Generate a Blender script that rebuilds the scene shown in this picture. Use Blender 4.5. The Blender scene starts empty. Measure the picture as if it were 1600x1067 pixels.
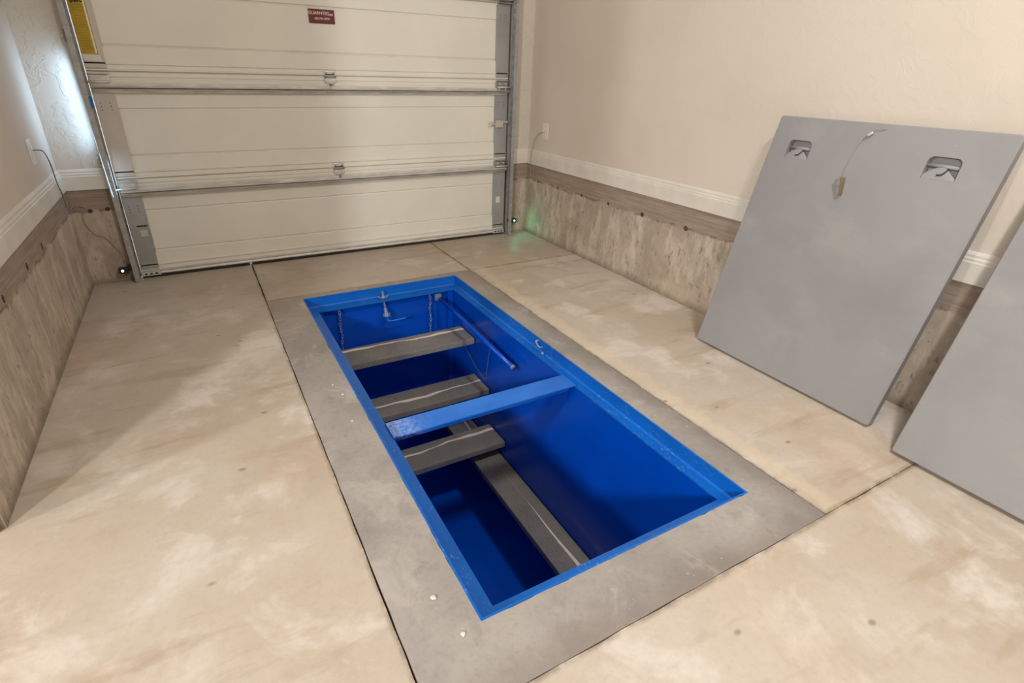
import bpy, bmesh, math, random
from mathutils import Vector, Matrix
random.seed(7)
C = bpy.context.scene.collection
SC = bpy.context.scene
PI = math.pi

# ------------------------------------------------------------------ camera
cd = bpy.data.cameras.new('camera'); cam = bpy.data.objects.new('camera', cd); C.objects.link(cam)
cam.location = (0, 0, 1.2); cam.rotation_euler = (1.12389, -0.02308, -0.49528)
cd.sensor_width = 36; cd.lens = 827.79 / 1600 * 36
cd.shift_x = (800 - 769.6) / 1600; cd.shift_y = (512.75 - 533.5) / 1600
cd.clip_start = 0.02
SC.camera = cam
SC.view_settings.view_transform = 'Standard'; SC.view_settings.look = 'None'
SC.view_settings.exposure = -0.42; SC.view_settings.gamma = 1.0
SC.view_settings.use_curve_mapping = False

# ------------------------------------------------------------------ world and lamps
w = bpy.data.worlds.new('daylight'); SC.world = w; w.use_nodes = True
bg = w.node_tree.nodes['Background']; bg.inputs[0].default_value = (0.75, 0.86, 1.0, 1); bg.inputs[1].default_value = 3.0

def area(name, loc, target, size, power, color, size_y=None):
    l = bpy.data.lights.new(name, 'AREA'); l.energy = power; l.color = color
    l.size = size
    if size_y: l.shape = 'RECTANGLE'; l.size_y = size_y
    else: l.shape = 'DISK'
    o = bpy.data.objects.new(name, l); C.objects.link(o); o.location = loc
    d = Vector(target) - Vector(loc)
    o.rotation_euler = d.to_track_quat('-Z', 'Y').to_euler()
    return o
WARM = (1.0, 0.978, 0.962)
area('ceiling_lamp_far_bay', (-4.2, 0.27, 2.5), (-0.5, 1.2, 0), 0.42, 100, WARM)
area('ceiling_lamp_rear_bay', (-3.3, -1.95, 2.25), (0.3, 1.0, 0), 0.42, 195, WARM)
area('ceiling_lamp_overhead', (1.27, 0.0, 3.0), (1.27, 0.6, 0), 0.30, 60, (1.0, 0.975, 0.96))
# daylight that slips in behind the left door track
area('daylight_leak', (-0.452, 3.704, 0.88), (-1.2, 3.72, 0.85), 0.024, 1.9, (0.45, 0.70, 1.0), size_y=0.72)

# ------------------------------------------------------------------ colour and materials
def lin(c):
    return tuple(((x / 255) / 12.92 if x / 255 <= 0.04045 else ((x / 255 + 0.055) / 1.055) ** 2.4) for x in c) + (1,)

class NT:
    def __init__(s, name):
        s.m = bpy.data.materials.new(name); s.m.use_nodes = True
        s.n = s.m.node_tree.nodes; s.l = s.m.node_tree.links
        s.b = s.n['Principled BSDF']
        s.tc = s.n.new('ShaderNodeTexCoord')
        s.co = s.tc.outputs['Object']
    def noise(s, scale, detail=4, rough=0.55, co=None, dist=0.0):
        x = s.n.new('ShaderNodeTexNoise'); x.inputs['Scale'].default_value = scale
        x.inputs['Detail'].default_value = detail; x.inputs['Roughness'].default_value = rough
        x.inputs['Distortion'].default_value = dist
        s.l.new(co or s.co, x.inputs['Vector']); return x.outputs['Fac']
    def voro(s, scale, co=None, feature='F1'):
        x = s.n.new('ShaderNodeTexVoronoi'); x.inputs['Scale'].default_value = scale; x.feature = feature
        s.l.new(co or s.co, x.inputs['Vector']); return x.outputs['Distance']
    def mapr(s, sc=(1, 1, 1), rot=(0, 0, 0), loc=(0, 0, 0)):
        x = s.n.new('ShaderNodeMapping'); x.inputs['Scale'].default_value = sc
        x.inputs['Rotation'].default_value = rot; x.inputs['Location'].default_value = loc
        s.l.new(s.co, x.inputs['Vector']); return x.outputs['Vector']
    def ramp(s, fac, a, b, va=0.0, vb=1.0):
        x = s.n.new('ShaderNodeMapRange'); x.interpolation_type = 'SMOOTHSTEP'
        x.inputs['From Min'].default_value = a; x.inputs['From Max'].default_value = b
        x.inputs['To Min'].default_value = va; x.inputs['To Max'].default_value = vb
        s.l.new(fac, x.inputs['Value']); return x.outputs['Result']
    def math(s, op, a, b=None):
        x = s.n.new('ShaderNodeMath'); x.operation = op
        for i, v in enumerate((a, b)):
            if v is None: continue
            if isinstance(v, (int, float)): x.inputs[i].default_value = v
            else: s.l.new(v, x.inputs[i])
        return x.outputs[0]
    def mix(s, fac, a, b, mode='MIX'):
        x = s.n.new('ShaderNodeMix'); x.data_type = 'RGBA'; x.blend_type = mode
        if isinstance(fac, (int, float)): x.inputs[0].default_value = fac
        else: s.l.new(fac, x.inputs[0])
        for i, v in ((6, a), (7, b)):
            if isinstance(v, tuple): x.inputs[i].default_value = v
            else: s.l.new(v, x.inputs[i])
        return x.outputs[2]
    def xyz(s):
        x = s.n.new('ShaderNodeSeparateXYZ'); s.l.new(s.co, x.inputs[0]); return x.outputs
    def bump(s, h, strength=0.2, dist=0.005):
        x = s.n.new('ShaderNodeBump'); x.inputs['Strength'].default_value = strength
        x.inputs['Distance'].default_value = dist
        s.l.new(h, x.inputs['Height']); s.l.new(x.outputs[0], s.b.inputs['Normal'])
    def col(s, c):
        if isinstance(c, tuple): s.b.inputs['Base Color'].default_value = c
        else: s.l.new(c, s.b.inputs['Base Color'])
    def done(s, rough=0.6, metal=0.0, spec=0.5):
        if isinstance(rough, (int, float)): s.b.inputs['Roughness'].default_value = rough
        else: s.l.new(rough, s.b.inputs['Roughness'])
        s.b.inputs['Metallic'].default_value = metal
        s.b.inputs['Specular IOR Level'].default_value = spec
        return s.m

def simple(name, c1, c2=None, scale=20, rough=0.6, metal=0.0, bump=0.0, spec=0.5, bscale=None):
    t = NT(name)
    c2 = c2 or tuple(min(255, int(x * 0.9)) for x in c1)
    n = t.noise(scale)
    t.col(t.mix(t.ramp(n, 0.35, 0.65), lin(c1), lin(c2)))
    if bump: t.bump(t.noise(bscale or scale * 3), bump, 0.003)
    return t.done(rough, metal, spec)

def floor_mat():
    t = NT('worn_garage_slab')
    big = t.noise(0.9, 5, 0.6); mid = t.noise(3.2, 6, 0.62, dist=0.4); fine = t.noise(45, 5, 0.7)
    c = t.mix(t.ramp(big, 0.36, 0.64), lin((204, 194, 180)), lin((192, 178, 160)))
    c = t.mix(t.ramp(mid, 0.50, 0.64), c, lin((216, 207, 196)))
    pk = t.noise(5.5, 5, 0.65, co=t.mapr(loc=(1, 8, 2)))
    c = t.mix(t.math('MULTIPLY', t.ramp(pk, 0.50, 0.70), 0.38), c, lin((176, 164, 152)))
    wh = t.noise(4.2, 6, 0.7, co=t.mapr(loc=(4, 4, 9)), dist=0.8)
    c = t.mix(t.math('MULTIPLY', t.ramp(wh, 0.60, 0.70), 0.35), c, lin((226, 219, 208)))
    warm = t.noise(1.7, 4, 0.5, co=t.mapr(loc=(5, 3, 0)))
    c = t.mix(t.math('MULTIPLY', t.ramp(warm, 0.48, 0.70), 0.4), c, lin((194, 164, 134)))
    stk = t.noise(3.0, 5, 0.65, co=t.mapr((0.5, 2.6, 1), (0, 0, 0.35)))
    c = t.mix(t.math('MULTIPLY', t.ramp(stk, 0.54, 0.68), 0.4), c, lin((165, 140, 108)))
    # pale slurry smear along the edge of the shelter patch
    X, Y, Z = t.xyz()
    wob = t.math('MULTIPLY', t.math('SUBTRACT', t.noise(5, 6, 0.75), 0.5), 0.16)
    dx = t.math('ABSOLUTE', t.math('SUBTRACT', t.math('ADD', X, wob), 1.565))
    sm = t.ramp(dx, 0.012, 0.055, 1.0, 0.0)
    sm = t.math('MULTIPLY', sm, t.ramp(Y, 0.5, 0.62))
    sm = t.math('MULTIPLY', sm, t.ramp(Y, 3.05, 3.2, 1.0, 0.0))
    c = t.mix(t.math('MULTIPLY', t.math('MULTIPLY', sm, t.ramp(mid, 0.3, 0.6, 0.45, 1.0)), 0.6), c, lin((220, 204, 176)))
    # soiled strip nearer the big door
    dirt = t.math('MULTIPLY', t.ramp(t.math('ADD', Y, t.math('MULTIPLY', big, 0.5)), 2.9, 3.9), 0.28)
    c = t.mix(dirt, c, lin((140, 124, 104)))
    c = t.mix(t.math('MULTIPLY', t.ramp(fine, 0.42, 0.72), 0.14), c, lin((150, 136, 118)))
    gr = None
    for ax, p0, lo, hi in ((X, 0.2155, Y, None), (X, 1.511, Y, 0.58), (Y, 0.576, X, 0.215), (Y, 3.062, X, 0.215)):
        d = t.math('ABSOLUTE', t.math('SUBTRACT', t.math('ADD', ax, t.math('MULTIPLY', wob, 0.12)), p0))
        g = t.ramp(d, 0.002, 0.018, 1, 0)
        if hi: g = t.math('MULTIPLY', g, t.ramp(lo, hi - .02, hi))
        gr = g if gr is None else t.math('MAXIMUM', gr, g)
    gr = t.math('MULTIPLY', gr, t.ramp(t.noise(12, 4, 0.7), 0.32, 0.58))
    c = t.mix(t.math('MULTIPLY', gr, 0.6), c, lin((118, 98, 78)))
    sp = t.voro(5.0, co=t.mapr((1, 1.6, 1), (0, 0, 0.8)))
    c = t.mix(t.math('MULTIPLY', t.ramp(sp, 0.03, 0.09, 1, 0), 0.6), c, lin((128, 108, 82)))
    t.col(c); t.bump(t.noise(70, 4, 0.7), 0.12, 0.003)
    return t.done(t.ramp(mid, 0.3, 0.7, 0.42, 0.62), 0, 0.4)

def patch_mat():
    t = NT('grey_patch_slab')
    big = t.noise(2.4, 6, 0.65, dist=0.5); fine = t.noise(60, 5, 0.7)
    c = t.mix(t.ramp(big, 0.35, 0.66), lin((172, 166, 160)), lin((152, 147, 142)))
    X, Y, Z = t.xyz()
    wob = t.math('MULTIPLY', t.math('SUBTRACT', t.noise(4, 5, 0.7), 0.5), 0.18)
    ex = t.math('ADD', X, wob); ey = t.math('ADD', Y, wob)
    edge = t.math('MAXIMUM', t.ramp(ex, 1.42, 1.52), t.ramp(ey, 0.57, 0.68, 1, 0))
    c = t.mix(t.math('MULTIPLY', edge, 0.5), c, lin((122, 110, 100)))
    c = t.mix(t.math('MULTIPLY', t.ramp(ey, 2.2, 3.0), 0.45), c, lin((160, 140, 118)))
    c = t.mix(t.math('MULTIPLY', t.ramp(fine, 0.45, 0.75), 0.3), c, lin((126, 118, 110)))
    v = t.voro(9, co=t.mapr((1, 1, 1), loc=(2, 1, 0)))
    pk = t.noise(7, 6, 0.7, co=t.mapr(loc=(4, 2, 6)), dist=0.6)
    c = t.mix(t.math('MULTIPLY', t.ramp(pk, 0.52, 0.68), 0.5), c, lin((138, 131, 125)))
    wh = t.noise(5, 6, 0.7, co=t.mapr(loc=(8, 1, 3)), dist=0.6)
    c = t.mix(t.math('MULTIPLY', t.ramp(wh, 0.55, 0.68), 0.5), c, lin((192, 186, 178)))
    c = t.mix(t.math('MULTIPLY', t.ramp(v, 0.04, 0.11, 1, 0), 0.35), c, lin((120, 112, 108)))
    sc = t.noise(22, 3, 0.8, co=t.mapr((1, 1, 1), loc=(9, 9, 0)))
    c = t.mix(t.math('MULTIPLY', t.ramp(sc, 0.66, 0.72), 0.5), c, lin((205, 198, 188)))
    t.col(c); t.bump(t.noise(80, 4, 0.7), 0.1, 0.003)
    return t.done(0.55, 0, 0.4)

def stem_mat():
    t = NT('parged_foundation_face')
    X, Y, Z = t.xyz()
    big = t.noise(3.5, 6, 0.7, dist=0.6)
    c = t.mix(t.ramp(big, 0.35, 0.65), lin((186, 170, 152)), lin((164, 150, 135)))
    dr = t.noise(7.0, 6, 0.72, co=t.mapr((1.6, 1.6, 0.55)))
    c = t.mix(t.math('MULTIPLY', t.ramp(dr, 0.46, 0.66), 0.62), c, lin((216, 204, 188)))
    pit = t.noise(30, 5, 0.75, co=t.mapr((1, 1, 0.45)))
    c = t.mix(t.math('MULTIPLY', t.ramp(pit, 0.56, 0.68), 0.6), c, lin((112, 98, 84)))
    # board-marked band left bare at the top
    zz = t.math('ADD', Z, t.math('MULTIPLY', t.math('SUBTRACT', t.noise(6, 4, 0.6), 0.5), 0.07))
    grain = t.noise(9, 5, 0.7, co=t.mapr((0.5, 0.5, 9)))
    band = t.mix(t.ramp(grain, 0.35, 0.68), lin((164, 148, 132)), lin((142, 127, 112)))
    c = t.mix(t.ramp(zz, 0.425, 0.452), c, band)
    ln = t.math('ABSOLUTE', t.math('SUBTRACT', zz, 0.437))
    c = t.mix(t.math('MULTIPLY', t.math('MULTIPLY', t.ramp(ln, 0.0, 0.012, 1, 0), t.ramp(t.noise(11, 4, 0.7, co=t.mapr(loc=(3, 3, 3))), 0.42, 0.6)), 0.65), c, lin((92, 78, 66)))
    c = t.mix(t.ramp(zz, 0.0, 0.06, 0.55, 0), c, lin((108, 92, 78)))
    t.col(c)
    h = t.math('ADD', t.noise(24, 6, 0.75), t.math('MULTIPLY', dr, 0.8))
    t.bump(h, 0.5, 0.008)
    return t.done(0.85, 0, 0.25)

def blue_mat():
    t = NT('blue_enamel_steel')
    big = t.noise(2.0, 4); c = t.mix(t.ramp(big, 0.3, 0.7), lin((2, 83, 204)), lin((2, 73, 188)))
    t.col(c); t.bump(t.noise(6, 3), 0.05, 0.004)
    return t.done(0.22, 0, 0.3)

def rim_mat():
    t = NT('scuffed_blue_rim')
    big = t.noise(3.0, 4); c = t.mix(t.ramp(big, 0.3, 0.7), lin((16, 110, 206)), lin((11, 98, 190)))
    sc = t.noise(120, 4, 0.75, co=t.mapr((1, 0.4, 1)))
    m = t.noise(4.5, 3, 0.6)
    f = t.math('MULTIPLY', t.ramp(sc, 0.56, 0.68), t.ramp(m, 0.44, 0.60))
    c = t.mix(t.math('MULTIPLY', f, 0.6), c, lin((150, 178, 214)))
    t.col(c); t.bump(t.noise(90, 3), 0.05, 0.002)
    return t.done(0.33, 0, 0.5)

def beam_mat():
    t = NT('light_blue_beam')
    c = t.mix(t.ramp(t.noise(5, 4), 0.35, 0.65), lin((46, 124, 226)), lin((30, 108, 208)))
    X, Y, Z = t.xyz()
    k = t.math('MULTIPLY', t.ramp(X, 0.47, 0.66, 1, 0), t.ramp(t.noise(55, 5, 0.8), 0.40, 0.62))
    c = t.mix(t.math('MULTIPLY', k, 0.8), c, lin((176, 190, 226)))
    t.col(c); return t.done(0.32, 0, 0.5)

def carpet_mat():
    t = NT('grit_tape')
    fine = t.noise(260, 3, 0.8); big = t.noise(6, 4)
    c = t.mix(t.ramp(fine, 0.35, 0.65), lin((150, 147, 140)), lin((112, 110, 106)))
    c = t.mix(t.math('MULTIPLY', t.ramp(big, 0.4, 0.7), 0.4), c, lin((158, 150, 138)))
    t.col(c); t.bump(fine, 0.5, 0.003)
    return t.done(0.9, 0, 0.2)

def lid_mat():
    t = NT('grey_painted_lid')
    big = t.noise(1.6, 5, 0.6, dist=0.5)
    c = t.mix(t.ramp(big, 0.35, 0.65), lin((150, 150, 150)), lin((140, 139, 140)))
    dust = t.noise(3.4, 5, 0.65, co=t.mapr((1.0, 1.4, 1), loc=(3, 1, 0)))
    c = t.mix(t.math('MULTIPLY', t.ramp(dust, 0.5, 0.72), 0.4), c, lin((168, 162, 157)))
    sp = t.noise(26, 3, 0.6, co=t.mapr((1, 1, 1), loc=(7, 7, 0)))
    c = t.mix(t.math('MULTIPLY', t.ramp(sp, 0.73, 0.77), 0.5), c, lin((190, 186, 180)))
    t.col(c); t.bump(t.noise(120, 3), 0.04, 0.002)
    return t.done(0.5, 0, 0.4)

def galv_mat(name='galvanised_steel', a=(222, 220, 214), b=(200, 199, 194), rough=0.36, metal=0.35):
    t = NT(name)
    n = t.noise(30, 4, 0.6, co=t.mapr((0.3, 1, 1)))
    t.col(t.mix(t.ramp(n, 0.35, 0.65), lin(a), lin(b)))
    return t.done(t.ramp(n, 0.3, 0.7, rough - 0.06, rough + 0.1), metal, 0.5)

def wall_mat(name, a, b, tex=0.15):
    t = NT(name)
    n = t.noise(1.2, 3)
    t.col(t.mix(t.ramp(n, 0.35, 0.65), lin(a), lin(b)))
    k = t.noise(14, 4, 0.6, dist=0.8)
    t.bump(t.ramp(k, 0.48, 0.56), tex, 0.0025)
    return t.done(0.75, 0, 0.3)

M = dict(
    floor=floor_mat(), patch=patch_mat(), stem=stem_mat(), blue=blue_mat(), rim=rim_mat(), carpet=carpet_mat(),
    lid=lid_mat(), galv=galv_mat(), bracket=galv_mat('dull_zinc_bracket', (166, 164, 158), (136, 134, 128), 0.5),
    track=galv_mat('zinc_track', (178, 178, 176), (160, 161, 161), 0.32),
    wall=wall_mat('cream_drywall', (214, 204, 190), (208, 197, 182)),
    wall_b=wall_mat('knockdown_drywall', (212, 204, 192), (206, 197, 185), 0.6),
    trim=simple('white_trim_paint', (222, 216, 204), (214, 207, 195), 8, 0.45),
    door=simple('almond_door_skin', (234, 231, 219), (229, 226, 214), 3, 0.48, bump=0.05, bscale=150),
    stile=simple('grey_end_stile', (168, 172, 168), (156, 160, 157), 6, 0.45, 0.2),
    stile_b=simple('beige_end_stile', (206, 198, 186), (198, 190, 178), 6, 0.45, 0.1),
    black=simple('black_plastic', (26, 25, 24), (18, 18, 18), 30, 0.45),
    rubber=simple('dark_rubber_seal', (44, 38, 33), (34, 30, 27), 20, 0.8),
    tie=simple('tie_hole_stain', (88, 74, 60), (66, 55, 45), 60, 0.95),
    base=simple('dark_joint_filler', (62, 52, 42), (44, 37, 30), 40, 0.95),
    worn=simple('bare_worn_strip', (250, 236, 222), (240, 224, 206), 40, 0.7),
    bluebeam=beam_mat(),
    yellow=simple('yellow_label', (190, 160, 14), (174, 144, 10), 10, 0.5),
    red=simple('maroon_label', (104, 22, 20), (92, 18, 18), 10, 0.45),
    white=simple('white_plastic', (228, 224, 214), (222, 216, 206), 12, 0.4),
    ink=simple('black_ink', (24, 22, 16), (20, 18, 14), 10, 0.6),
    palewrite=simple('cream_print', (236, 214, 204), (230, 206, 196), 10, 0.6),
    tape=simple('blue_masking_tape', (44, 120, 196), (36, 108, 182), 20, 0.7),
    cable=simple('grey_cable', (120, 112, 102), (104, 97, 88), 30, 0.6),
    tan=simple('tan_wood', (134, 114, 86), (120, 102, 76), 30, 0.7),
    chip=simple('white_plaster', (232, 226, 214), (222, 214, 200), 60, 0.9),
    rope=simple('pale_cable', (176, 164, 146), (158, 146, 130), 30, 0.7),
    chain=galv_mat('chain_steel', (168, 178, 202), (120, 136, 172), 0.35),
    orange=simple('orange_tip', (196, 120, 50), (180, 108, 44), 30, 0.5),
    ceil=simple('ceiling_white', (216, 210, 200), (212, 205, 195), 2, 0.8),
)
def led(name, c, s):
    m = bpy.data.materials.new(name); m.use_nodes = True; b = m.node_tree.nodes['Principled BSDF']
    b.inputs['Base Color'].default_value = c; b.inputs['Emission Color'].default_value = c
    b.inputs['Emission Strength'].default_value = s; return m
M['led_g'] = led('green_led', (0.05, 1.0, 0.45, 1), 30); M['led_w'] = led('amber_led', (1.0, 0.85, 0.7, 1), 9)

# ------------------------------------------------------------------ mesh helpers
def obj(name, bm, mat, parent=None, smooth=False):
    me = bpy.data.meshes.new(name)
    bmesh.ops.recalc_face_normals(bm, faces=bm.faces[:])
    if smooth:
        for f in bm.faces: f.smooth = True
    bm.to_mesh(me); bm.free()
    me.materials.append(mat)
    o = bpy.data.objects.new(name, me); C.objects.link(o)
    if parent: o.parent = parent
    return o
def local(o, parent):
    """parent given in world coords: keep the mesh where it was written"""
    o.matrix_parent_inverse = parent_matrix(parent).inverted(); return o
def parent_matrix(p):
    m = Matrix.LocRotScale(p.location, p.rotation_euler, p.scale); return m
def empty(name, label, cat, loc=(0, 0, 0), group=None, rot=None):
    o = bpy.data.objects.new(name, None); C.objects.link(o); o.location = loc
    if rot: o.rotation_euler = rot
    o.empty_display_size = 0.05
    tag(o, label, cat, group); return o
def tag(o, label, cat, group=None):
    o['label'] = label; o['category'] = cat
    if group: o['group'] = group
    return o
def struct(name, bm, mat):
    o = obj(name, bm, mat); o['kind'] = 'structure'; return o
def bx(bm, x0, x1, y0, y1, z0, z1, bev=0.0):
    vs = [bm.verts.new(p) for p in ((x0, y0, z0), (x1, y0, z0), (x1, y1, z0), (x0, y1, z0), (x0, y0, z1), (x1, y0, z1), (x1, y1, z1), (x0, y1, z1))]
    fs = [bm.faces.new([vs[i] for i in q]) for q in ((0, 3, 2, 1), (4, 5, 6, 7), (0, 1, 5, 4), (1, 2, 6, 5), (2, 3, 7, 6), (3, 0, 4, 7))]
    if bev:
        es = {e for f in fs for e in f.edges}
        bmesh.ops.bevel(bm, geom=list(es), offset=bev, segments=2, affect='EDGES', profile=0.6)
    return bm
def box(x0, x1, y0, y1, z0, z1, bev=0.0): return bx(bmesh.new(), x0, x1, y0, y1, z0, z1, bev)
def tube(bm, pts, r, n=8, closed=False, cap=True):
    pts = [Vector(p) for p in pts]; rings = []; N = len(pts)
    up = Vector((0.13, 0.31, 0.94)).normalized(); prev = None
    for i, p in enumerate(pts):
        a = pts[(i - 1) % N] if (i or closed) else p
        b = pts[(i + 1) % N] if (i < N - 1 or closed) else p
        t = (b - a).normalized()
        if prev is None: s = t.cross(up); s = s.normalized() if s.length > 1e-4 else t.orthogonal().normalized()
        else:
            s = prev - t * prev.dot(t); s = s.normalized() if s.length > 1e-5 else t.orthogonal().normalized()
        prev = s; q = t.cross(s)
        rings.append([bm.verts.new(p + (s * math.cos(2 * PI * k / n) + q * math.sin(2 * PI * k / n)) * r) for k in range(n)])
    for i in range(N if closed else N - 1):
        A, B = rings[i], rings[(i + 1) % N]
        for k in range(n): bm.faces.new((A[k], A[(k + 1) % n], B[(k + 1) % n], B[k]))
    if cap and not closed: bm.faces.new(rings[0]); bm.faces.new(rings[-1][::-1])
    return bm
def smoothpath(ps, n=6):
    ps = [Vector(p) for p in ps]; out = []
    for i in range(len(ps) - 1):
        p0, p1, p2, p3 = ps[max(i - 1, 0)], ps[i], ps[i + 1], ps[min(i + 2, len(ps) - 1)]
        for k in range(n):
            t = k / n
            out.append(0.5 * ((2 * p1) + (p2 - p0) * t + (2 * p0 - 5 * p1 + 4 * p2 - p3) * t * t + (3 * p1 - p0 - 3 * p2 + p3) * t ** 3))
    return out + [ps[-1]]
def extrude_profile(prof, axis, a, b, bm=None, closed=True):
    """prof: list of 2D points; axis 'x' -> (y,z) points swept from x=a to x=b; 'y' -> (x,z)"""
    bm = bm or bmesh.new()
    f = (lambda p, t: (t, p[0], p[1])) if axis == 'x' else ((lambda p, t: (p[0], t, p[1])) if axis == 'y' else (lambda p, t: (p[0], p[1], t)))
    A = [bm.verts.new(f(p, a)) for p in prof]; B = [bm.verts.new(f(p, b)) for p in prof]
    n = len(prof)
    for i in range(n if closed else n - 1): bm.faces.new((A[i], A[(i + 1) % n], B[(i + 1) % n], B[i]))
    if closed: bm.faces.new(A[::-1]); bm.faces.new(B)
    return bm
def jag_rect(x0, x1, y0, y1, amp=0.0025, step=0.06, sides='lrbt'):
    pts = []
    def run(a, b, s):
        L = (Vector(b) - Vector(a)).length; n = max(1, int(L / step))
        d = (Vector(b) - Vector(a)).normalized(); nn = Vector((-d.y, d.x))
        for k in range(n):
            p = Vector(a).lerp(Vector(b), k / n)
            if k and s in sides: p = p + nn * random.uniform(-amp, amp)
            pts.append((p.x, p.y))
    run((x0, y0), (x1, y0), 'b'); run((x1, y0), (x1, y1), 'r'); run((x1, y1), (x0, y1), 't'); run((x0, y1), (x0, y0), 'l')
    return pts
def slab(loops, z1, z0):
    """polygon with holes, top at z1 with walls down to z0"""
    bm = bmesh.new(); edges = []; side = []
    for lp in loops:
        vs = [bm.verts.new((p[0], p[1], z1)) for p in lp]
        es = [bm.edges.new((vs[i], vs[(i + 1) % len(vs)])) for i in range(len(vs))]
        edges += es; side.append(vs)
    bmesh.ops.triangle_fill(bm, edges=edges, use_beauty=True)
    for vs in side:
        lo = [bm.verts.new((v.co.x, v.co.y, z0)) for v in vs]
        n = len(vs)
        for i in range(n): bm.faces.new((vs[i], vs[(i + 1) % n], lo[(i + 1) % n], lo[i]))
    return bm
def join_slab(dst, src):
    me = bpy.data.meshes.new('tmp'); src.to_mesh(me); src.free(); dst.from_mesh(me); bpy.data.meshes.remove(me)
def text_obj(name, s, size, mat, parent, mw):
    cu = bpy.data.curves.new(name, 'FONT'); cu.body = s; cu.size = size; cu.extrude = 0.0002
    cu.align_x = 'CENTER'; cu.align_y = 'CENTER'; cu.offset = size * 0.02
    t = bpy.data.objects.new(name, cu); C.objects.link(t)
    dg = bpy.context.evaluated_depsgraph_get(); dg.update()
    me = bpy.data.meshes.new_from_object(t.evaluated_get(dg)); bpy.data.objects.remove(t)
    me.materials.clear(); me.materials.append(mat)
    o = bpy.data.objects.new(name, me); C.objects.link(o); o.parent = parent
    me.transform(mw); return o

# ------------------------------------------------------------------ the setting
XR, XL, YW, YLF, XE = 2.378, -0.664, 3.786, 3.752, -0.448
YE = 1.617                      # free end of the left stub wall
ZC = 0.557                      # top of the concrete stem walls
CEIL = 3.10
PX0, PX1, PY0, PY1 = 0.412, 1.369, 0.757, 3.001    # shelter opening

fl = bmesh.new()
join_slab(fl, slab([jag_rect(-5.2, 0.2128, -3.5, 3.95, 0.0012, sides='r')], 0, -0.02))
join_slab(fl, slab([jag_rect(0.218, 2.5, -3.5, 0.5748, 0.0015, sides='t')], 0, -0.02))
join_slab(fl, slab([jag_rect(0.218, 1.508, 3.0625, 3.95, 0.0018, sides='blr')], 0, -0.02))
join_slab(fl, slab([jag_rect(1.513, 2.5, 0.578, 3.95, 0.0015, sides='lb')], 0, -0.02))
struct('floor', fl, M['floor'])
pt = slab([jag_rect(0.217, 1.509, 0.577, 3.060, 0.0012),
           jag_rect(PX0 - .0050, PX1 + .0050, PY0 - .0045, PY1 + .0045, 0.0035, 0.028)], 0.0005, -0.02)
struct('floor_patch', pt, M['patch'])
sb = slab([[(-5.2, -3.5), (2.5, -3.5), (2.5, 3.95), (-5.2, 3.95)], [(0.40, 0.745), (0.40, 3.01), (1.38, 3.01), (1.38, 0.745)]], -0.0205, -0.03)
s = struct('floor_subbase', sb, M['base']); s.name = 'floor_base'

# stem walls
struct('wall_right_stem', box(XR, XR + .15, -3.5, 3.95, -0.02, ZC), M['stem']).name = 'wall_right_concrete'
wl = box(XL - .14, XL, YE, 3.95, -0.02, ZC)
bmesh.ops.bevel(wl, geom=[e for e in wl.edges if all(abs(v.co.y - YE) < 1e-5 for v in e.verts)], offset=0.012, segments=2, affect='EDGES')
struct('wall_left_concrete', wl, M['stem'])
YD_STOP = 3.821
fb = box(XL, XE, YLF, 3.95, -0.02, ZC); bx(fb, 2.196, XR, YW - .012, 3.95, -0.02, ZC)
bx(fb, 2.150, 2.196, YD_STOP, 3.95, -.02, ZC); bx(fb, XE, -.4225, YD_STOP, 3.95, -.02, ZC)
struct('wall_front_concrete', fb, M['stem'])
# drywall
struct('wall_right', box(XR + .006, XR + .15, -3.5, 3.95, ZC, CEIL), M['wall'])
struct('wall_left', box(XL - .13, XL - .006, YE + .006, 3.95, ZC, CEIL), M['wall'])
fw = box(XL - .006, XE - .002, YLF + .006, 3.95, ZC, CEIL); bx(fw, 2.196, XR + .006, YW - .004, 3.95, ZC, CEIL)
bx(fw, XE - .002, 2.196, YW + .06, 3.95, 2.30, CEIL)
bx(fw, 2.150, 2.196, YD_STOP, 3.95, ZC, 2.30); bx(fw, XE - .002, -.4225, YD_STOP, 3.95, ZC, 2.30)
struct('wall_front', fw, M['wall_b'])
struct('wall_front_far_bay', box(-5.2, XL - .14, 3.75, 3.95, -0.02, CEIL), M['wall']).name = 'wall_front_bay'
struct('wall_far_left', box(-5.35, -5.2, -3.5, 3.95, -0.02, CEIL), M['wall'])
struct('wall_back', box(-5.35, 2.53, -3.65, -3.5, -0.02, CEIL), M['wall'])
struct('ceiling', box(-5.35, 2.53, -3.65, 3.95, CEIL, CEIL + .1), M['ceil'])

# white base trim on top of the concrete
TP = [(0, 0), (0.016, 0), (0.016, .074), (0.013, .078), (0.013, .086), (0.009, .092), (0.009, .101), (0.004, .110), (0, .112)]
def trimR(): return extrude_profile([(XR + .006 - p[0], ZC + .003 + p[1]) for p in TP], 'y', -3.5, YW)
struct('baseboard_right', trimR(), M['trim'])
struct('baseboard_left', extrude_profile([(XL - .006 + p[0], ZC + .003 + p[1]) for p in TP], 'y', YE + .006, YLF), M['trim'])
bf = extrude_profile([(YLF + .006 - p[0], ZC + .003 + p[1]) for p in TP], 'x', XL, XE - .004)
extrude_profile([(YW - .004 - p[0], ZC + .003 + p[1]) for p in TP], 'x', 2.2, XR, bf)
struct('baseboard_front', bf, M['trim'])
# jamb boards beside the door, outside of the tracks
jb = box(XE - .10, XE - .002, 3.952, 3.99, 0, 2.3); bx(jb, 2.196, 2.30, 3.952, 3.99, 0, 2.3)
struct('trim_1', jb, M['trim'])
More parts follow.
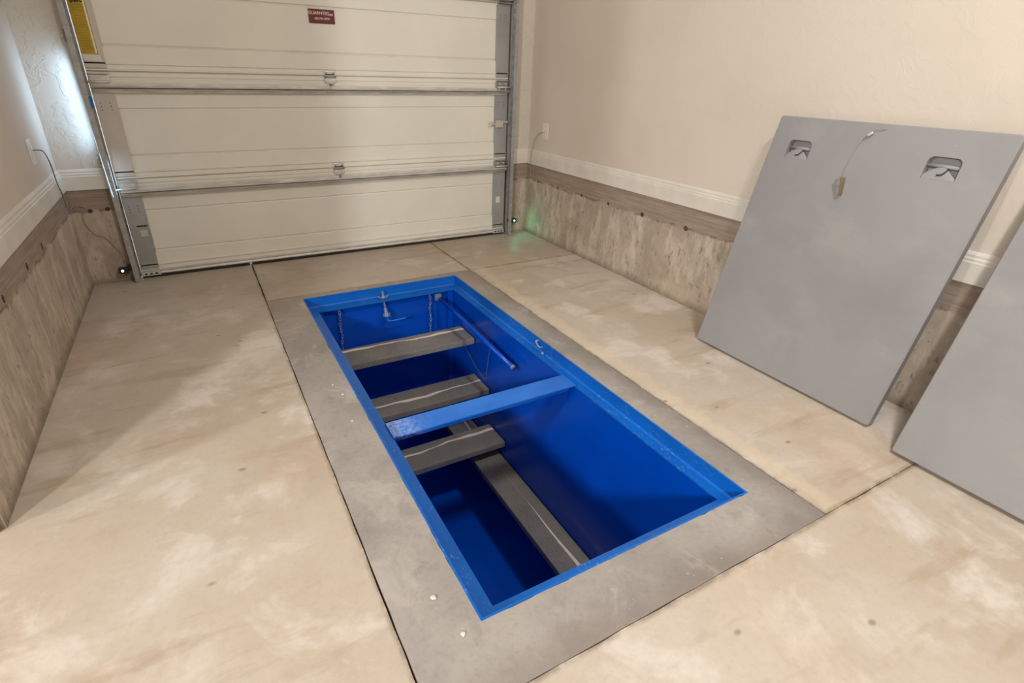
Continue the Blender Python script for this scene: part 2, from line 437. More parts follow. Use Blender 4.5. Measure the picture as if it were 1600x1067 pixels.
# plugs of the form ties along the stems
tb = bmesh.new()
for y in (3.601, 3.327, 3.034, 2.74, 2.419, 2.064, 1.72):
    r = 0.011 if y > 2.6 else 0.015
    pts = [Vector((XR - .0015, y + r * math.cos(a) * random.uniform(.8, 1.15), .440 + r * math.sin(a) * random.uniform(.8, 1.15))) for a in [k * PI / 5 for k in range(10)]]
    tb.faces.new([tb.verts.new(p) for p in pts])
for y in (2.95, 2.647, 2.273, 1.9):
    pts = [Vector((XL + .0015, y + .010 * math.cos(a), .466 + .016 * math.sin(a))) for a in [k * PI / 5 for k in range(10)]]
    tb.faces.new([tb.verts.new(p) for p in pts])
for x, z in ((-0.575, .44), (-.49, .445)):
    pts = [Vector((x + .013 * math.cos(a), YLF - .0015, z + .012 * math.sin(a))) for a in [k * PI / 5 for k in range(10)]]
    tb.faces.new([tb.verts.new(p) for p in pts])
pts = [Vector((2.235 + .012 * math.cos(a), YW - .0135, .435 + .012 * math.sin(a))) for a in [k * PI / 5 for k in range(10)]]
tb.faces.new([tb.verts.new(p) for p in pts])
struct('wall_tie_holes', tb, M['tie'])

# ------------------------------------------------------------------ overhead door
YD = 3.774; DX0, DX1 = -0.414, 2.168
door = bpy.data.objects.new('door_1', None); C.objects.link(door); door['kind'] = 'structure'; door.location = (0.877, YD, 0)
def dp(name, bm, mat, smooth=False, parent=None, label=None):
    o = obj(name, bm, mat, parent or door, smooth)
    o.matrix_parent_inverse = Matrix.Translation((-0.877, -YD, 0)) if not parent else Matrix.Identity(4)
    if label: o['label'] = label
    return o
def sub(name, bm, mat, parent, smooth=False): return obj(name, bm, mat, parent, smooth)
seams = [0.045, 0.606, 1.170, 1.735, 2.29]
for i in range(4):
    b0, t0 = seams[i], seams[i + 1]
    pb = b0 + .118; pt_ = t0 - .186
    prof = [(YD + .045, b0), (YD, b0), (YD, b0 + .030), (YD - .008, b0 + .033), (YD - .008, b0 + .040), (YD, b0 + .041),
            (YD, pb), (YD + .009, pb + .005), (YD + .002, pb + .014), (YD + .002, pt_ - .014), (YD + .009, pt_ - .005), (YD, pt_),
            (YD, t0 - .042), (YD + .007, t0 - .038), (YD + .007, t0 - .033), (YD, t0 - .029),
            (YD, t0 - .010), (YD + .009, t0 + .0002), (YD + .045, t0 + .0002)]
    sec = dp('door_section', extrude_profile(prof, 'x', DX0, DX1), M['door'])
    # lip over the seam
    if i: sub('seam_lip', extrude_profile([(YD, b0 - .001), (YD - .009, b0 + .001), (YD - .009, b0 + .007), (YD, b0 + .010)], 'x', DX0 + .01, DX1), M['door'], sec)
for i in range(4):
    b0, t0 = seams[i], seams[i + 1]
    for side in (0, 1):
        x0, x1 = (DX0 + .002, DX0 + .100) if side == 0 else (DX1 - .106, DX1 - .002)
        b = box(x0, x1, YD - .008, YD - .001, b0 + .012, t0 - .012, 0.002)
        ex = x1 if side == 0 else x0
        bx(b, ex - .004, ex + .004, YD - .010, YD - .001, b0 + .115, t0 - .10)
        st = dp('end_stile', b, M['stile_b'] if (side == 0 and i) else M['stile'])
        hb = bmesh.new()       # row of small screw holes
        for k in range(3):
            for hx in (x0 + .025, x0 + .07):
                zc = t0 - .16 - k * .018
                vs = [hb.verts.new((hx + .003 * math.cos(a), YD - .0085, zc + .003 * math.sin(a))) for a in [q * PI / 4 for q in range(8)]]
                hb.faces.new(vs)
        sub('screw_hole', hb, M['black'], st)
# horizontal stiffening struts
def strut_bm(z0, z1, xa, xb):
    h = z1 - z0; y = YD - .010
    prof = [(y, z0), (y - .003, z0), (y - .003, z0 + .012), (y - .042, z0 + .016), (y - .046, z0 + h * .42), (y - .026, z0 + h * .5), (y - .046, z0 + h * .58), (y - .042, z1 - .016), (y - .003, z1 - .012), (y - .003, z1), (y, z1)]
    return extrude_profile(prof, 'x', xa, xb)
dp('strut', strut_bm(0.505, 0.555, DX0 + .012, DX1 - .012), M['galv'], label='galvanised strut across the bottom section')
dp('strut', strut_bm(1.062, 1.108, DX0 + .012, DX1 - .012), M['galv'], label='galvanised strut across the second section')
dp('strut', strut_bm(1.648, 1.700, DX0 + .012, DX1 - .012), M['galv'], label='galvanised strut near the top of the photo')
# centre hinges
def centre_hinge(x, z):
    b = bmesh.new(); y = YD - .003
    bx(b, x - .034, x + .034, y - .006, y, z + .004, z + .036, .003)
    bx(b, x - .026, x + .026, y - .006, y, z - .040, z - .004, .003)
    bx(b, x - .034, x - .012, y - .010, y - .004, z - .030, z - .010, .003); bx(b, x + .012, x + .034, y - .010, y - .004, z - .030, z - .010, .003)
    h = dp('hinge', b, M['galv'])
    sub('hinge_pin', tube(bmesh.new(), [(x - .036, y - .009, z), (x + .036, y - .009, z)], .005, 8), M['bracket'], h, True)
    bb = bmesh.new()
    for q in (-.022, .022):
        tube(bb, [(x + q, y - .004, z + .021), (x + q, y - .012, z + .021)], .006, 6)
    tube(bb, [(x, y - .004, z - .046), (x, y - .052, z - .046)], .006, 6)
    sub('bolt', bb, M['bracket'], h)
for z in (.598, 1.160, 1.727):
    centre_hinge(0.862, z)
# end hinges with rollers
for z in (.596, 1.160, 1.725):
    for sd in (0, 1):
        x0, x1 = (DX0 + .006, DX0 + .098) if sd == 0 else (DX1 - .098, DX1 - .006)
        y = YD - .008
        b = box(x0, x1, y - .007, y, z - .072, z - .008, .003); bx(b, x0, x1, y - .006, y, z + .000, z + .002)
        bx(b, x0, x1, y - .030, y - .002, z - .080, z - .074, .002); bx(b, x0, x1, y - .024, y - .002, z - .006, z + .000, .002)
        h = dp('roller_hinge', b, M['galv'] if sd == 0 else M['bracket'])
        xm, xe = (x0 - .022, x1) if sd == 0 else (x1 + .022, x0)
        sub('roller_stem', tube(bmesh.new(), [(xe, y - .018, z - .045), (xm, y - .030, z - .045)], .006, 8), M['galv'], h, True)
        bb = bmesh.new()
        for hx in (x0 + .02, x1 - .02):
            for dz in (-.058, -.022): tube(bb, [(hx, y - .004, z + dz), (hx, y - .013, z + dz)], .006, 6)
        sub('bolt', bb, M['white'], h)
# bottom retainer, seal and corner brackets
dp('bottom_retainer', extrude_profile([(YD + .03, .020), (YD - .010, .020), (YD - .012, .026), (YD - .006, .034), (YD - .012, .044), (YD - .002, .050), (YD + .03, .050)], 'x', DX0, DX1), M['galv'])
sl = extrude_profile([(YD + .022, .001), (YD - .004, .001), (YD - .012, .008), (YD - .008, .020), (YD + .022, .020)], 'x', DX0 + .002, 0.205)
extrude_profile([(YD + .022, .001), (YD - .004, .001), (YD - .012, .008), (YD - .008, .020), (YD + .022, .020)], 'x', 0.221, DX1 - .002, sl)
dp('bottom_seal', sl, M['rubber'])
for x0 in (DX0 + .004, DX1 - .104):
    b = box(x0, x0 + .10, YD - .022, YD - .013, .016, .042, .002)
    bk = dp('bottom_bracket', b, M['galv'])
    hb = bmesh.new()
    for k in range(3):
        vs = [hb.verts.new((x0 + .02 + k * .028 + .008 * math.cos(a), YD - .0225, .029 + .006 * math.sin(a))) for a in [q * PI / 4 for q in range(8)]]
        hb.faces.new(vs)
    sub('bracket_hole', hb, M['black'], bk)
# slide lock on the right stile
b = box(DX1 - .104, DX1 - .040, YD - .024, YD - .008, .835, .885, .003); bx(b, DX1 - .04, DX1 + .004, YD - .020, YD - .010, .868, .880, .002)
lk = dp('slide_lock', b, M['stile_b'])
kb = tube(bmesh.new(), [(DX1 - .10, YD - .016, .858), (DX1 - .150, YD - .022, .862)], .006, 8)
bx(kb, DX1 - .158, DX1 - .140, YD - .032, YD - .012, .848, .880, .003)
sub('knob', kb, M['galv'], lk)
# small labels on the stiles
dp('sticker', box(DX1 - .080, DX1 - .044, YD - .0095, YD - .0082, .262, .312), M['white'], label='small white sticker on right end stile')
s_ = dp('sticker', box(DX0 + .052, DX0 + .088, YD - .0095, YD - .0082, .262, .300), M['stile_b'], label='small pale sticker on left end stile')
sub('slot', box(DX0 + .040, DX0 + .094, YD - .0105, YD - .0092, .322, .330), M['black'], s_)
# yellow warning label
wlb = dp('warning_label', box(DX0 + .006, DX0 + .078, YD - .0100, YD - .0082, 1.248, 1.545), M['yellow'], label='tall yellow warning label with black heading')
b = bmesh.new()
z = 1.470
for k in range(17):
    zz = z - k * .0125
    if k in (3, 9): continue
    bx(b, DX0 + .016, DX0 + .016 + random.choice((.035, .046, .052, .05)), YD - .0105, YD - .0099, zz, zz + .0016)
sub('printed_line', b, M['tan'], wlb)
b = bmesh.new()
tube(b, smoothpath([(DX0 + .018, YD - .0105, 1.497), (DX0 + .030, YD - .0105, 1.500), (DX0 + .022, YD - .0105, 1.480), (DX0 + .016, YD - .0105, 1.487), (DX0 + .030, YD - .0105, 1.492),
                    (DX0 + .036, YD - .0105, 1.482), (DX0 + .040, YD - .0105, 1.492), (DX0 + .046, YD - .0105, 1.483), (DX0 + .052, YD - .0105, 1.492), (DX0 + .060, YD - .0105, 1.484), (DX0 + .068, YD - .0105, 1.490)]), .0022, 5)
sub('heading', b, M['ink'], wlb)
bx0 = bmesh.new(); bx(bx0, DX0 + .066, DX0 + .074, YD - .0106, YD - .0100, 1.252, 1.545)
sub('pale_border', bx0, M['worn'], wlb)
dp('sticker', box(DX0 + .008, DX0 + .084, YD - .0095, YD - .0082, 1.216, 1.244), M['white'], label='blank pale sticker under the yellow label')
# maroon maker's plate
rs = dp('maroon_sign', box(0.772, 0.926, YD - .004, YD + .0005, 1.455, 1.530), M['red'], label='maroon sign with cream lettering')
for txt, sz, cx, cz in (('GUARNTEC', .0235, .833, 1.509), ('.net', .021, .902, 1.506), ('405/755-9797', .0165, .850, 1.480)):
    o = text_obj('lettering', txt, sz, M['palewrite'], rs, Matrix.Translation((cx, YD - .0046, cz)) @ Matrix.Rotation(PI / 2, 4, 'X'))

# ------------------------------------------------------------------ door tracks
def track(x_in, sgn, label):
    """x_in: edge nearest the door; sgn -1 for the left track"""
    t = empty('door_track', label, 'door track', (x_in + sgn * .02, 3.72, 0))
    off = Matrix.Translation((-(x_in + sgn * .02), -3.72, 0))
    xa, xb = x_in + sgn * .004, x_in + sgn * .030
    prof = [(xa, 3.700), (xa, 3.694), (xb, 3.694), (xb, 3.744), (xa, 3.744), (xa, 3.738), (xb - sgn * .003, 3.741), (xb - sgn * .003, 3.697)]
    def P(name, bm, mat, smooth=False, label=None):
        o = obj(name, bm, mat, t, smooth); o.matrix_parent_inverse = off
        if label: o['label'] = label
        return o
    P('channel', extrude_profile(prof, 'z', 0.004, 2.30), M['track'])
    # angle iron holding the channel to the jamb
    if sgn > 0: P('wall_angle', extrude_profile([(xb, 3.70), (xb + .003, 3.70), (xb + .003, 3.766), (xb + sgn * .018, 3.766), (xb + sgn * .018, 3.770), (xb, 3.770)], 'z', .004, 2.30), M['stile_b'])
    else: P('wall_angle', extrude_profile([(xb, 3.715), (xb - .003, 3.715), (xb - .003, 3.738), (xb, 3.738)], 'z', .004, 2.30), M['track'])
    for z in ((.70, 1.30, 1.9) if sgn < 0 else (.64, 1.25, 1.9)):
        b = box(min(xb, xb + sgn * .014), max(xb, xb + sgn * .014), 3.715, 3.750, z, z + .055, .002)
        br = P('track_bracket', b, M['bracket'])
        o = obj('bolt', tube(bmesh.new(), [(xb - sgn * .004, 3.722, z + .028), (xb + sgn * .02, 3.722, z + .028)], .007, 6), M['galv'], br)
    return t, P
tl, PL_ = track(-0.418, -1, 'galvanised vertical door track on the left with blue tape')
PL_('tape', box(-0.4255, -0.4185, 3.690, 3.748, .985, 1.045, .001), M['tape'], label='blue masking tape')
tr, PR_ = track(2.170, 1, 'galvanised vertical door track on the right by the green-lit sensor')

# ------------------------------------------------------------------ safety sensors
def sensor(x, y, z, sg, lm, label, wire=None):
    t = empty('safety_sensor', label, 'sensor', (x, y, z), 'door safety sensors')
    b = box(-.026, .026, -.018, .016, -.017, .017, .004)
    obj('housing', b, M['black'], t)
    l = bmesh.new(); bmesh.ops.create_uvsphere(l, u_segments=12, v_segments=8, radius=.0065)
    bmesh.ops.translate(l, verts=l.verts, vec=(.006 * sg, -.019, .001)); obj('indicator_light', l, lm, t, True)
    c = box(min(.020 * -sg, .046 * -sg), max(.020 * -sg, .046 * -sg), -.012, .012, -.006, .030 if sg < 0 else .018, .002)
    bx(c, -.006, .006, .012, .030, -.012, .012)
    obj('mounting_clip', c, M['black'], t)
    return t
sensor(-0.492, 3.715, .083, -1, M['led_w'], 'black door sensor with white light low on the left track')
sensor(2.236, 3.738, .112, 1, M['led_g'], 'black door sensor glowing green low on the right track')
area('sensor_glow', (2.250, 3.712, .112), (2.378, 3.50, .11), 0.012, 0.16, (0.1, 1.0, 0.5))

# ------------------------------------------------------------------ outlets and cords
def outlet(x, y, z, sg, label):
    t = empty('wall_outlet', label, 'outlet', (x, y, z), 'wall outlets')
    obj('cover_plate', box(min(0, -sg * .006), max(0, -sg * .006), -.037, .037, -.058, .058, .002), M['white'], t)
    rc = bmesh.new()
    for dz in (-.020, .020): bx(rc, min(-sg * .006, -sg * .008), max(-sg * .006, -sg * .008), -.016, .016, dz - .014, dz + .014, .001)
    obj('socket', rc, M['white'], t)
    return t
outlet(XR + .006, 3.550, .819, 1, 'white outlet on right wall with cord, near door corner')
outlet(XL - .006, 3.335, .820, -1, 'white outlet on left wall with dark cord')
tag(obj('power_cord', tube(bmesh.new(), smoothpath([(XR - .004, 3.553, .812), (XR - .020, 3.60, .80), (XR - .018, 3.66, .75), (XR - .014, 3.685, .70), (XR - .016, 3.70, .655), (XR - .014, 3.71, .60), (XR - .008, 3.712, .54), (XR - .006, 3.70, .46)]), .0026, 6), M['rope'], None, True),
    'thin pale cord drooping from the right wall outlet into the corner', 'cord')
tag(obj('power_cord', tube(bmesh.new(), smoothpath([(XL + .004, 3.345, .825), (XL + .030, 3.39, .815), (XL + .030, 3.46, .76), (XL + .022, 3.52, .69), (XL + .018, 3.545, .63), (XL + .016, 3.59, .575), (XL + .014, 3.60, .50)]), .0028, 6), M['cable'], None, True),
    'dark cord looping from the left wall outlet over white trim', 'cord')
tag(obj('sensor_wire', tube(bmesh.new(), smoothpath([(XL + .014, 3.66, .47), (-.640, YLF - .008, .475), (-.600, YLF - .010, .470), (-.585, YLF - .010, .455), (-.615, YLF - .010, .42), (-.608, YLF - .008, .35), (-.575, YLF - .008, .30), (-.548, YLF - .008, .29), (-.520, YLF - .008, .25), (-.485, YLF - .008, .17), (-.478, YLF - .010, .11)]), .0022, 6), M['rope'], None, True),
    'thin pale wire running down the left concrete corner to the sensor', 'wire')

# ------------------------------------------------------------------ steel storm shelter in the floor
sh = empty('storm_shelter', 'bright blue steel shelter pit sunk in the garage floor', 'storm shelter', (0.89, 1.88, 0))
soff = Matrix.Translation((-0.89, -1.88, 0))
def sp(name, bm, mat, smooth=False, label=None):
    o = obj(name, bm, mat, sh, smooth); o.matrix_parent_inverse = soff
    if label: o['label'] = label
    return o
IX0, IX1, IY0, IY1, LZ = 0.473, 1.325, 0.813, 2.925, -0.060
rim = bmesh.new()
oz = .001
o4 = [(PX0, PY0), (PX1, PY0), (PX1, PY1), (PX0, PY1)]
i4 = [(IX0, IY0), (IX1, IY0), (IX1, IY1), (IX0, IY1)]
e4 = [(PX0 - .006, PY0 - .006), (PX1 + .006, PY0 - .006), (PX1 + .006, PY1 + .006), (PX0 - .006, PY1 + .006)]
def ring(bm, rings):
    V = [[bm.verts.new((p[0], p[1], z)) for p in r] for r, z in rings]
    for A, B in zip(V, V[1:]):
        for k in range(4): bm.faces.new((A[k], A[(k + 1) % 4], B[(k + 1) % 4], B[k]))
    return V
c4 = [(PX0 + .006, PY0 + .006), (PX1 - .006, PY0 + .006), (PX1 - .006, PY1 - .006), (PX0 + .006, PY1 - .006)]
ring(rim, [(e4, -.05), (e4, .0015), (o4, .0015), (o4, LZ + .006), (c4, LZ), (i4, LZ), ([(a, b) for a, b in i4], LZ - .007),
           ([(IX0 - .02, IY0 - .02), (IX1 + .004, IY0 - .02), (IX1 + .004, IY1 + .04), (IX0 - .02, IY1 + .04)], LZ - .007)])
sp('rim', rim, M['rim'])
# shell: walls and floor of the box
WX0, WX1, WY0, WY1, WZ = 0.462, 1.331, 0.80, 2.972, -1.30
sw = bmesh.new()
def rectv(bm, z): return [bm.verts.new(p) for p in ((WX0, WY0, z), (WX1, WY0, z), (WX1, WY1, z), (WX0, WY1, z))]
A = rectv(sw, LZ - .007); B = rectv(sw, WZ)
for k in range(4): sw.faces.new((A[k], B[k], B[(k + 1) % 4], A[(k + 1) % 4]))
wallo = sp('shell_wall', sw, M['blue'])
wallo.modifiers.new('thick', 'SOLIDIFY').thickness = 0.005; wallo.modifiers['thick'].offset = 1
sp('shell_floor', box(WX0, WX1, WY0, WY1, WZ - .01, WZ), M['blue'])
# corner posts
for x, y in ((1.312, 2.955), (0.480, 2.955)):
    sp('corner_post', box(x - .020, x + .018, y - .020, y + .016, WZ, LZ - .008, .004), M['blue'])
# cross beam carrying the lids: flat plate over an upright web
cb = box(IX0 - .002, IX1 + .002, 1.602, 1.704, LZ + .001, LZ + .009, .0015)
bx(cb, IX0, IX1, 1.650, 1.658, LZ - .05, LZ + .001)
cbo = sp('cross_beam', cb, M['bluebeam'], label='lighter blue cross beam with scuffed left end')
for x, s2 in ((IX1, -1), (IX0, 1)):
    g = bmesh.new(); y0 = 1.655
    v = [(x, y0 - .004, LZ - .008), (x + s2 * .06, y0 - .004, LZ - .008), (x, y0 - .004, LZ - .12)]
    a = [g.verts.new(p) for p in v]; c = [g.verts.new((p[0], p[1] + .008, p[2])) for p in v]
    g.faces.new(a); g.faces.new(c[::-1])
    for k in range(3): g.faces.new((a[k], a[(k + 1) % 3], c[(k + 1) % 3], c[k]))
    sp('beam_gusset', g, M['blue'])
# treads and bench: planks wrapped in two strips of grit tape with a wavy bare gap between
def gap_strip(a0, a1, n, cfun, wfun, horiz, z):
    bm = bmesh.new(); L = []; R = []
    for k in range(n + 1):
        a = a0 + (a1 - a0) * k / n; c = cfun(k / n); h = wfun(k / n)
        if horiz: L.append(bm.verts.new((a, c - h, z))); R.append(bm.verts.new((a, c + h, z)))
        else: L.append(bm.verts.new((c - h, a, z))); R.append(bm.verts.new((c + h, a, z)))
    for k in range(n): bm.faces.new((L[k], L[k + 1], R[k + 1], R[k]))
    return bm
for (yb, ys, yf, z, ph) in ((2.822, 2.778, 2.617, -.278, 0.2), (2.620, 2.518, 2.412, -.529, 1.7), (2.402, 2.340, 2.200, -.780, 3.1)):
    t = sp('tread', box(WX0 + .004, WX1 - .004, yf, yb, z - .038, z, .006), M['carpet'])
    f = lambda u, ys=ys, ph=ph: ys + .010 * math.sin(u * 6 + ph) + .004 * math.sin(u * 17 + ph) + .002 * math.sin(u * 41)
    h = lambda u, ph=ph: .0085 + .004 * math.sin(u * 9 + ph * 2) + .0015 * math.sin(u * 33)
    g = gap_strip(WX0 + .01, WX1 - .008, 60, f, h, True, z + .0012)
    o = obj('bare_gap', g, M['worn'], t)
    # side brackets
    for x, s2 in ((WX1 - .004, -1), (WX0 + .004, 1)):
        bk = bmesh.new()
        bx(bk, min(x, x + s2 * .05), max(x, x + s2 * .05), yf + .02, yb - .02, z - .044, z - .038)
        bx(bk, min(x, x + s2 * .004), max(x, x + s2 * .004), yf + .02, yb - .02, z - .09, z - .044)
        obj('tread_bracket', bk, M['blue'], t)
bn = sp('bench_plank', box(1.150, WX1 - .004, WY0 + .01, 2.93, -.945, -.905, .006), M['carpet'])
f = lambda u: 1.262 - .006 * math.sin(u * 5) + .002 * math.sin(u * 31)
def hb_(u):
    y = WY0 + .02 + u * 2.1
    return max(.0003, (.0065 if y > 2.45 else (.010 * max(0.0, min(1, (1.86 - y) / .55)))))
obj('bare_gap', gap_strip(WY0 + .02, WY0 + 2.12, 90, f, hb_, False, -.9038), M['worn'], bn)
lg = bmesh.new()
for y in (0.86, 1.9, 2.88): bx(lg, 1.160, 1.175, y, y + .03, WZ, -.945)
# grab bar
gb = tube(bmesh.new(), [(1.232, 2.92, -.112), (1.251, 2.60, -.142), (1.282, 2.085, -.196)], .0135, 14)
gbo = sp('grab_bar', gb, M['blue'], True)
obj('bar_end', tube(bmesh.new(), [(1.2820, 2.086, -.1958), (1.2828, 2.074, -.1970)], .0155, 14), M['chain'], gbo, True)
e = bmesh.new(); tube(e, [(1.232, 2.972, -.110), (1.232, 2.92, -.112)], .010, 10); bx(e, 1.210, 1.254, 2.955, 2.969, -.135, -.088, .003)
obj('bar_mount', e, M['chain'], gbo)
# thin cord slack between tread and bar
sp('thin_cord', tube(bmesh.new(), smoothpath([(1.318, 2.775, -.366), (1.300, 2.56, -.43), (1.296, 2.415, -.452), (1.300, 2.40, -.38), (1.304, 2.385, -.268), (1.300, 2.34, -.168)], 4), .0016, 5), M['cable'], True, 'thin grey cord hanging in a V')
# chains on the far wall
def chain(x, z0, z1):
    b = bmesh.new(); n = int((z0 - z1) / .019)
    for k in range(n):
        z = z0 - .012 - k * .019; pts = []
        for q in range(12):
            a = 2 * PI * q / 12; lx, lz = .0065 * math.cos(a), .0125 * math.sin(a)
            jig = .003 * math.sin(k * .9)
            pts.append((x + jig + (lx if k % 2 else lx * .3), 2.940 + (0 if k % 2 else lx), z + lz))
        tube(b, pts, .0022, 5, closed=True)
    return b
for x in (0.590, 1.166):
    sp('chain', chain(x, LZ - .006, -.372), M['chain'], True, 'steel chain hanging on the far wall of the pit')
# lid latch through the far ledge
x = 0.866
b = tube(bmesh.new(), [(x, 2.962, -.012), (x, 2.950, LZ), (x, 2.905, LZ - .095)], .006, 10)
la = sp('latch_bolt', b, M['chain'], True)
b = bmesh.new()
for s2 in (-1, 1):
    tube(b, smoothpath([(x, 2.952, LZ + .012), (x + s2 * .018, 2.952, LZ + .010), (x + s2 * .032, 2.952, LZ + .024)], 4), .006, 8)
tube(b, [(x, 2.954, LZ + .001), (x, 2.951, LZ + .022)], .013, 10)
obj('wing_nut', b, M['chain'], la, True)
b = bmesh.new(); tube(b, [(x, 2.909, LZ - .075), (x, 2.903, LZ - .095)], .022, 6); tube(b, [(x, 2.925, LZ - .05), (x, 2.909, LZ - .078)], .011, 8)
obj('hex_nut', b, M['chain'], la)
obj('latch_handle', tube(bmesh.new(), smoothpath([(x, 2.905, LZ - .095), (x + .004, 2.900, LZ - .118), (x + .022, 2.890, LZ - .125), (x + .115, 2.880, LZ - .118)], 5), .0065, 8), M['rim'], la, True)
# hinge lug on the right side of the rim
b = bmesh.new()
tube(b, smoothpath([(PX1 - .001, 1.985, -.012), (PX1 - .016, 1.982, -.010), (PX1 - .020, 1.965, -.020), (PX1 - .016, 1.948, -.030), (PX1 - .001, 1.945, -.030)], 4), .005, 7)
tube(b, [(PX1 - .012, 1.925, LZ + .000), (PX1 - .014, 1.920, LZ + .014)], .008, 8)
sp('hinge_lug', b, M['chain'], True, 'bare metal lug where the blue paint is chipped')

# ------------------------------------------------------------------ removable lids leaning on the right wall
def lid(origin, ang, w_, h_, skew, pockets, label):
    sn, cs = math.sin(ang), math.cos(ang)
    R = Matrix(((0, sn, -cs), (-1, 0, 0), (0, cs, sn)))
    t = empty('shelter_lid', label, 'lid', origin, 'grey shelter lids leaning on the right wall', R.to_euler())
    T = .040
    outer = []
    def corner(cx, cy, r, a0):
        return [(cx + r * math.cos(a0 + k * PI / 8), cy + r * math.sin(a0 + k * PI / 8)) for k in range(5)]
    rr = .010
    outer = corner(w_ - rr, rr, rr, -PI / 2) + corner(w_ - rr, h_ - rr, rr, 0) + corner(rr, h_ - rr, rr, PI / 2) + corner(rr, rr, rr, PI)
    outer = [(p[0] + skew * p[1], p[1]) for p in outer]
    loops = [outer]
    for (a0, a1, b0, b1) in pockets:
        r = .020
        lp = [(a0, b0), (a1, b0)] + corner(a1 - r, b1 - r, r, 0) + corner(a0 + r, b1 - r, r, PI / 2)
        loops.append(lp)
    bm = bmesh.new(); edges = []; tops = []
    inset = .003
    ctr = (w_ / 2, h_ / 2)
    for li, lp in enumerate(loops):
        if li == 0:
            face = [(p[0] + (ctr[0] + skew * p[1] - p[0]) * inset / (w_ / 2), p[1] + (ctr[1] - p[1]) * inset / (h_ / 2)) for p in lp]
        else: face = lp
        vs = [bm.verts.new((p[0], p[1], 0)) for p in face]
        edges += [bm.edges.new((vs[i], vs[(i + 1) % len(vs)])) for i in range(len(vs))]
        tops.append((vs, lp))
    bmesh.ops.triangle_fill(bm, edges=edges, use_beauty=True)
    vs, lp = tops[0]; n = len(vs)
    r1 = [bm.verts.new((p[0], p[1], -inset)) for p in lp]; r2 = [bm.verts.new((p[0], p[1], -T + .004)) for p in lp]
    r3 = [bm.verts.new((p[0] + (ctr[0] - p[0]) * .012, p[1] + (ctr[1] - p[1]) * .012, -T)) for p in lp]
    for Aa, Bb in ((vs, r1), (r1, r2), (r2, r3)):
        for i in range(n): bm.faces.new((Aa[i], Aa[(i + 1) % n], Bb[(i + 1) % n], Bb[i]))
    bm.faces.new(r3)
    for vs, lp in tops[1:]:
        n = len(vs); lo = [bm.verts.new((p[0], p[1], -.032)) for p in lp]
        for i in range(n): bm.faces.new((vs[i], lo[i], lo[(i + 1) % n], vs[(i + 1) % n]))
        bm.faces.new(lo)
    obj('panel', bm, M['lid'], t)
    for (a0, a1, b0, b1) in pockets:
        W = a1 - a0; H_ = b1 - b0
        # curved finger scoop at the bottom of the pocket
        sc = bmesh.new(); A_ = []; B_ = []
        for k in range(13):
            u = k / 12; yy = b0 + H_ * .56 * (math.sin(PI * (0.12 + .8 * u))) * (1 if u < .6 else 1 - (u - .6) * .9)
            A_.append(sc.verts.new((a0 + .001 + (W - .002) * u, b0 + .0005, -.003))); B_.append(sc.verts.new((a0 + .001 + (W - .002) * u, yy, -.010)))
        for k in range(12): sc.faces.new((A_[k], A_[k + 1], B_[k + 1], B_[k]))
        hp = obj('handle_pocket', sc, M['lid'], t)
        md = hp.modifiers.new('t', 'SOLIDIFY'); md.thickness = .002
        obj('dark_slot', tube(bmesh.new(), smoothpath([(a0 + W * .42, b0 + H_ * .20, -.002), (a0 + W * .56, b0 + H_ * .24, -.001), (a0 + W * .62, b0 + H_ * .36, -.004), (a0 + W * .66, b0 + H_ * .52, -.012)], 4), .0022, 6), M['black'], hp, True)  # black rod stands in for the darkness of a curved slot
        obj('handle_bar', tube(bmesh.new(), [(a0 + .001, b0 + H_ * .62, -.018), (a1 - .001, b0 + H_ * .60, -.018)], .0075, 10), M['lid'], hp, True)
    return t
ang1 = math.atan2(.215, 1.055)
L1 = lid((2.092, 1.622, .0105), ang1, .845, 1.079, .026, [(.108, .212, .911, .986), (.643, .748, .911, .987)],
         'grey shelter lid with two handle pockets and a hanging wedge')
L2 = lid((2.012, .652, .0140), math.atan2(.300, 1.035), .845, 1.079, .0, [(.108, .212, .911, .986), (.643, .748, .911, .987)],
         'grey shelter lid at the right edge of the photo, nearest the camera')
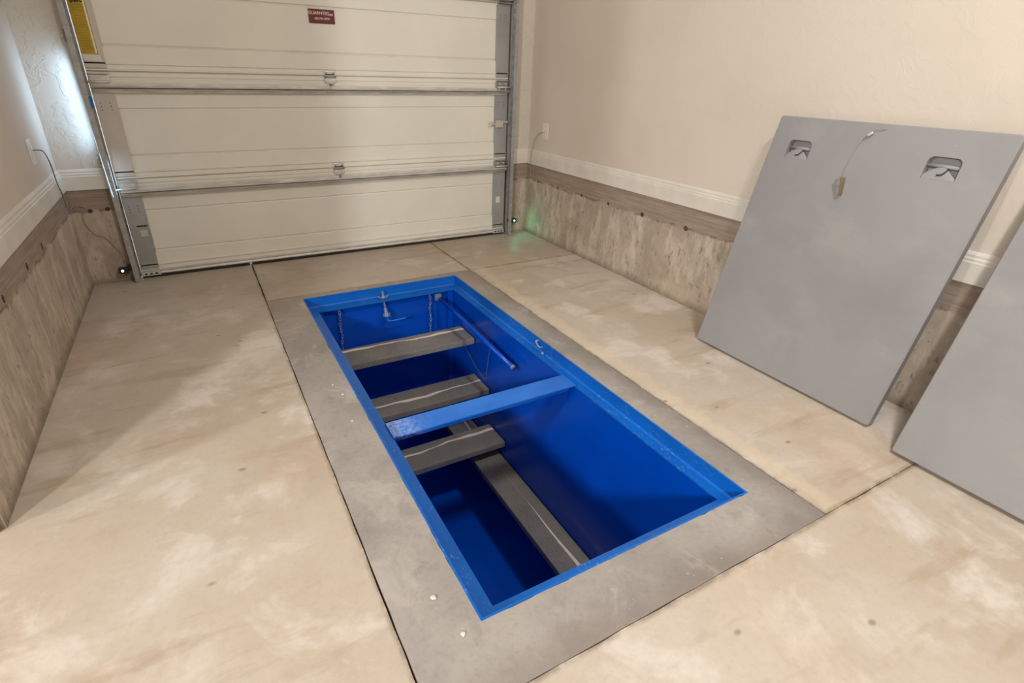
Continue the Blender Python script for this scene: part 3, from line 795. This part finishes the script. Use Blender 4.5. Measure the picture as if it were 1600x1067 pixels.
# wedge on a cord hanging down the face of the first lid
wt = empty('hanging_wedge', 'small tan and grey wedge on a thin cord against the first grey lid', 'wedge', L1.location)
wt.rotation_euler = L1.rotation_euler
X1 = lambda y: 1.622 - y
cpts = [(X1(1.150), 1.060, .004), (X1(1.178), 1.054, .006), (X1(1.202), 1.043, .007), (X1(1.230), .989, .006), (X1(1.239), .921, .005), (X1(1.238), .885, .006), (X1(1.234), .862, .006)]
obj('cord', tube(bmesh.new(), smoothpath(cpts, 5), .0014, 5), M['rope'], wt, True)
def wedge(pts, d0, d1):
    b = bmesh.new(); a = [b.verts.new((p[0], p[1], d0)) for p in pts]; c = [b.verts.new((p[0], p[1], d1)) for p in pts]
    b.faces.new(a); b.faces.new(c[::-1]); n = len(pts)
    for k in range(n): b.faces.new((a[k], a[(k + 1) % n], c[(k + 1) % n], c[k]))
    return b
xa = X1(1.236)
obj('wedge_side', wedge([(xa - .020, .852), (xa + .010, .800), (xa + .018, .800), (xa - .003, .868)], .002, .014), M['bracket'], wt)
obj('wedge_block', wedge([(xa + .001, .868), (xa + .014, .800), (xa + .023, .802), (xa + .011, .868)], .001, .016), M['tan'], wt)
obj('cord_clip', tube(bmesh.new(), smoothpath([(X1(1.205), 1.030, .008), (X1(1.197), 1.038, .009), (X1(1.190), 1.043, .008)], 3), .006, 7), M['galv'], wt, True)

# ------------------------------------------------------------------ bits of plaster lying about
def chip(x, y, s, label, group='plaster chips on the floor'):
    b = bmesh.new(); bmesh.ops.create_icosphere(b, subdivisions=1, radius=s)
    for v in b.verts:
        v.co = Vector((v.co.x * random.uniform(.7, 1.3), v.co.y * random.uniform(.7, 1.3), v.co.z * .4 + s * .4))
    o = obj('plaster_chip', b, M['chip'], None); o.location = (x, y, 0.0007); o.rotation_euler = (0, 0, random.uniform(0, 6))
    tag(o, label, 'plaster chip', group)
for args in ((0.326, 0.862, .0075, 'white plaster chip left of the near pit corner, on grey patch'),
             (0.352, 0.741, .0070, 'white plaster chip below the near pit corner, on grey patch'),
             (-0.12, 2.95, .0065, 'lone white chip on the shaded floor left of the pit'),
             (0.340, 1.99, .0055, 'white chip beside the middle of the left pit rim'),
             (0.360, 1.90, .0060, 'white chip just nearer than the middle rim chip, left of pit'),
             (0.345, 1.70, .0060, 'white chip on grey patch level with the cross beam')):
    chip(*args)
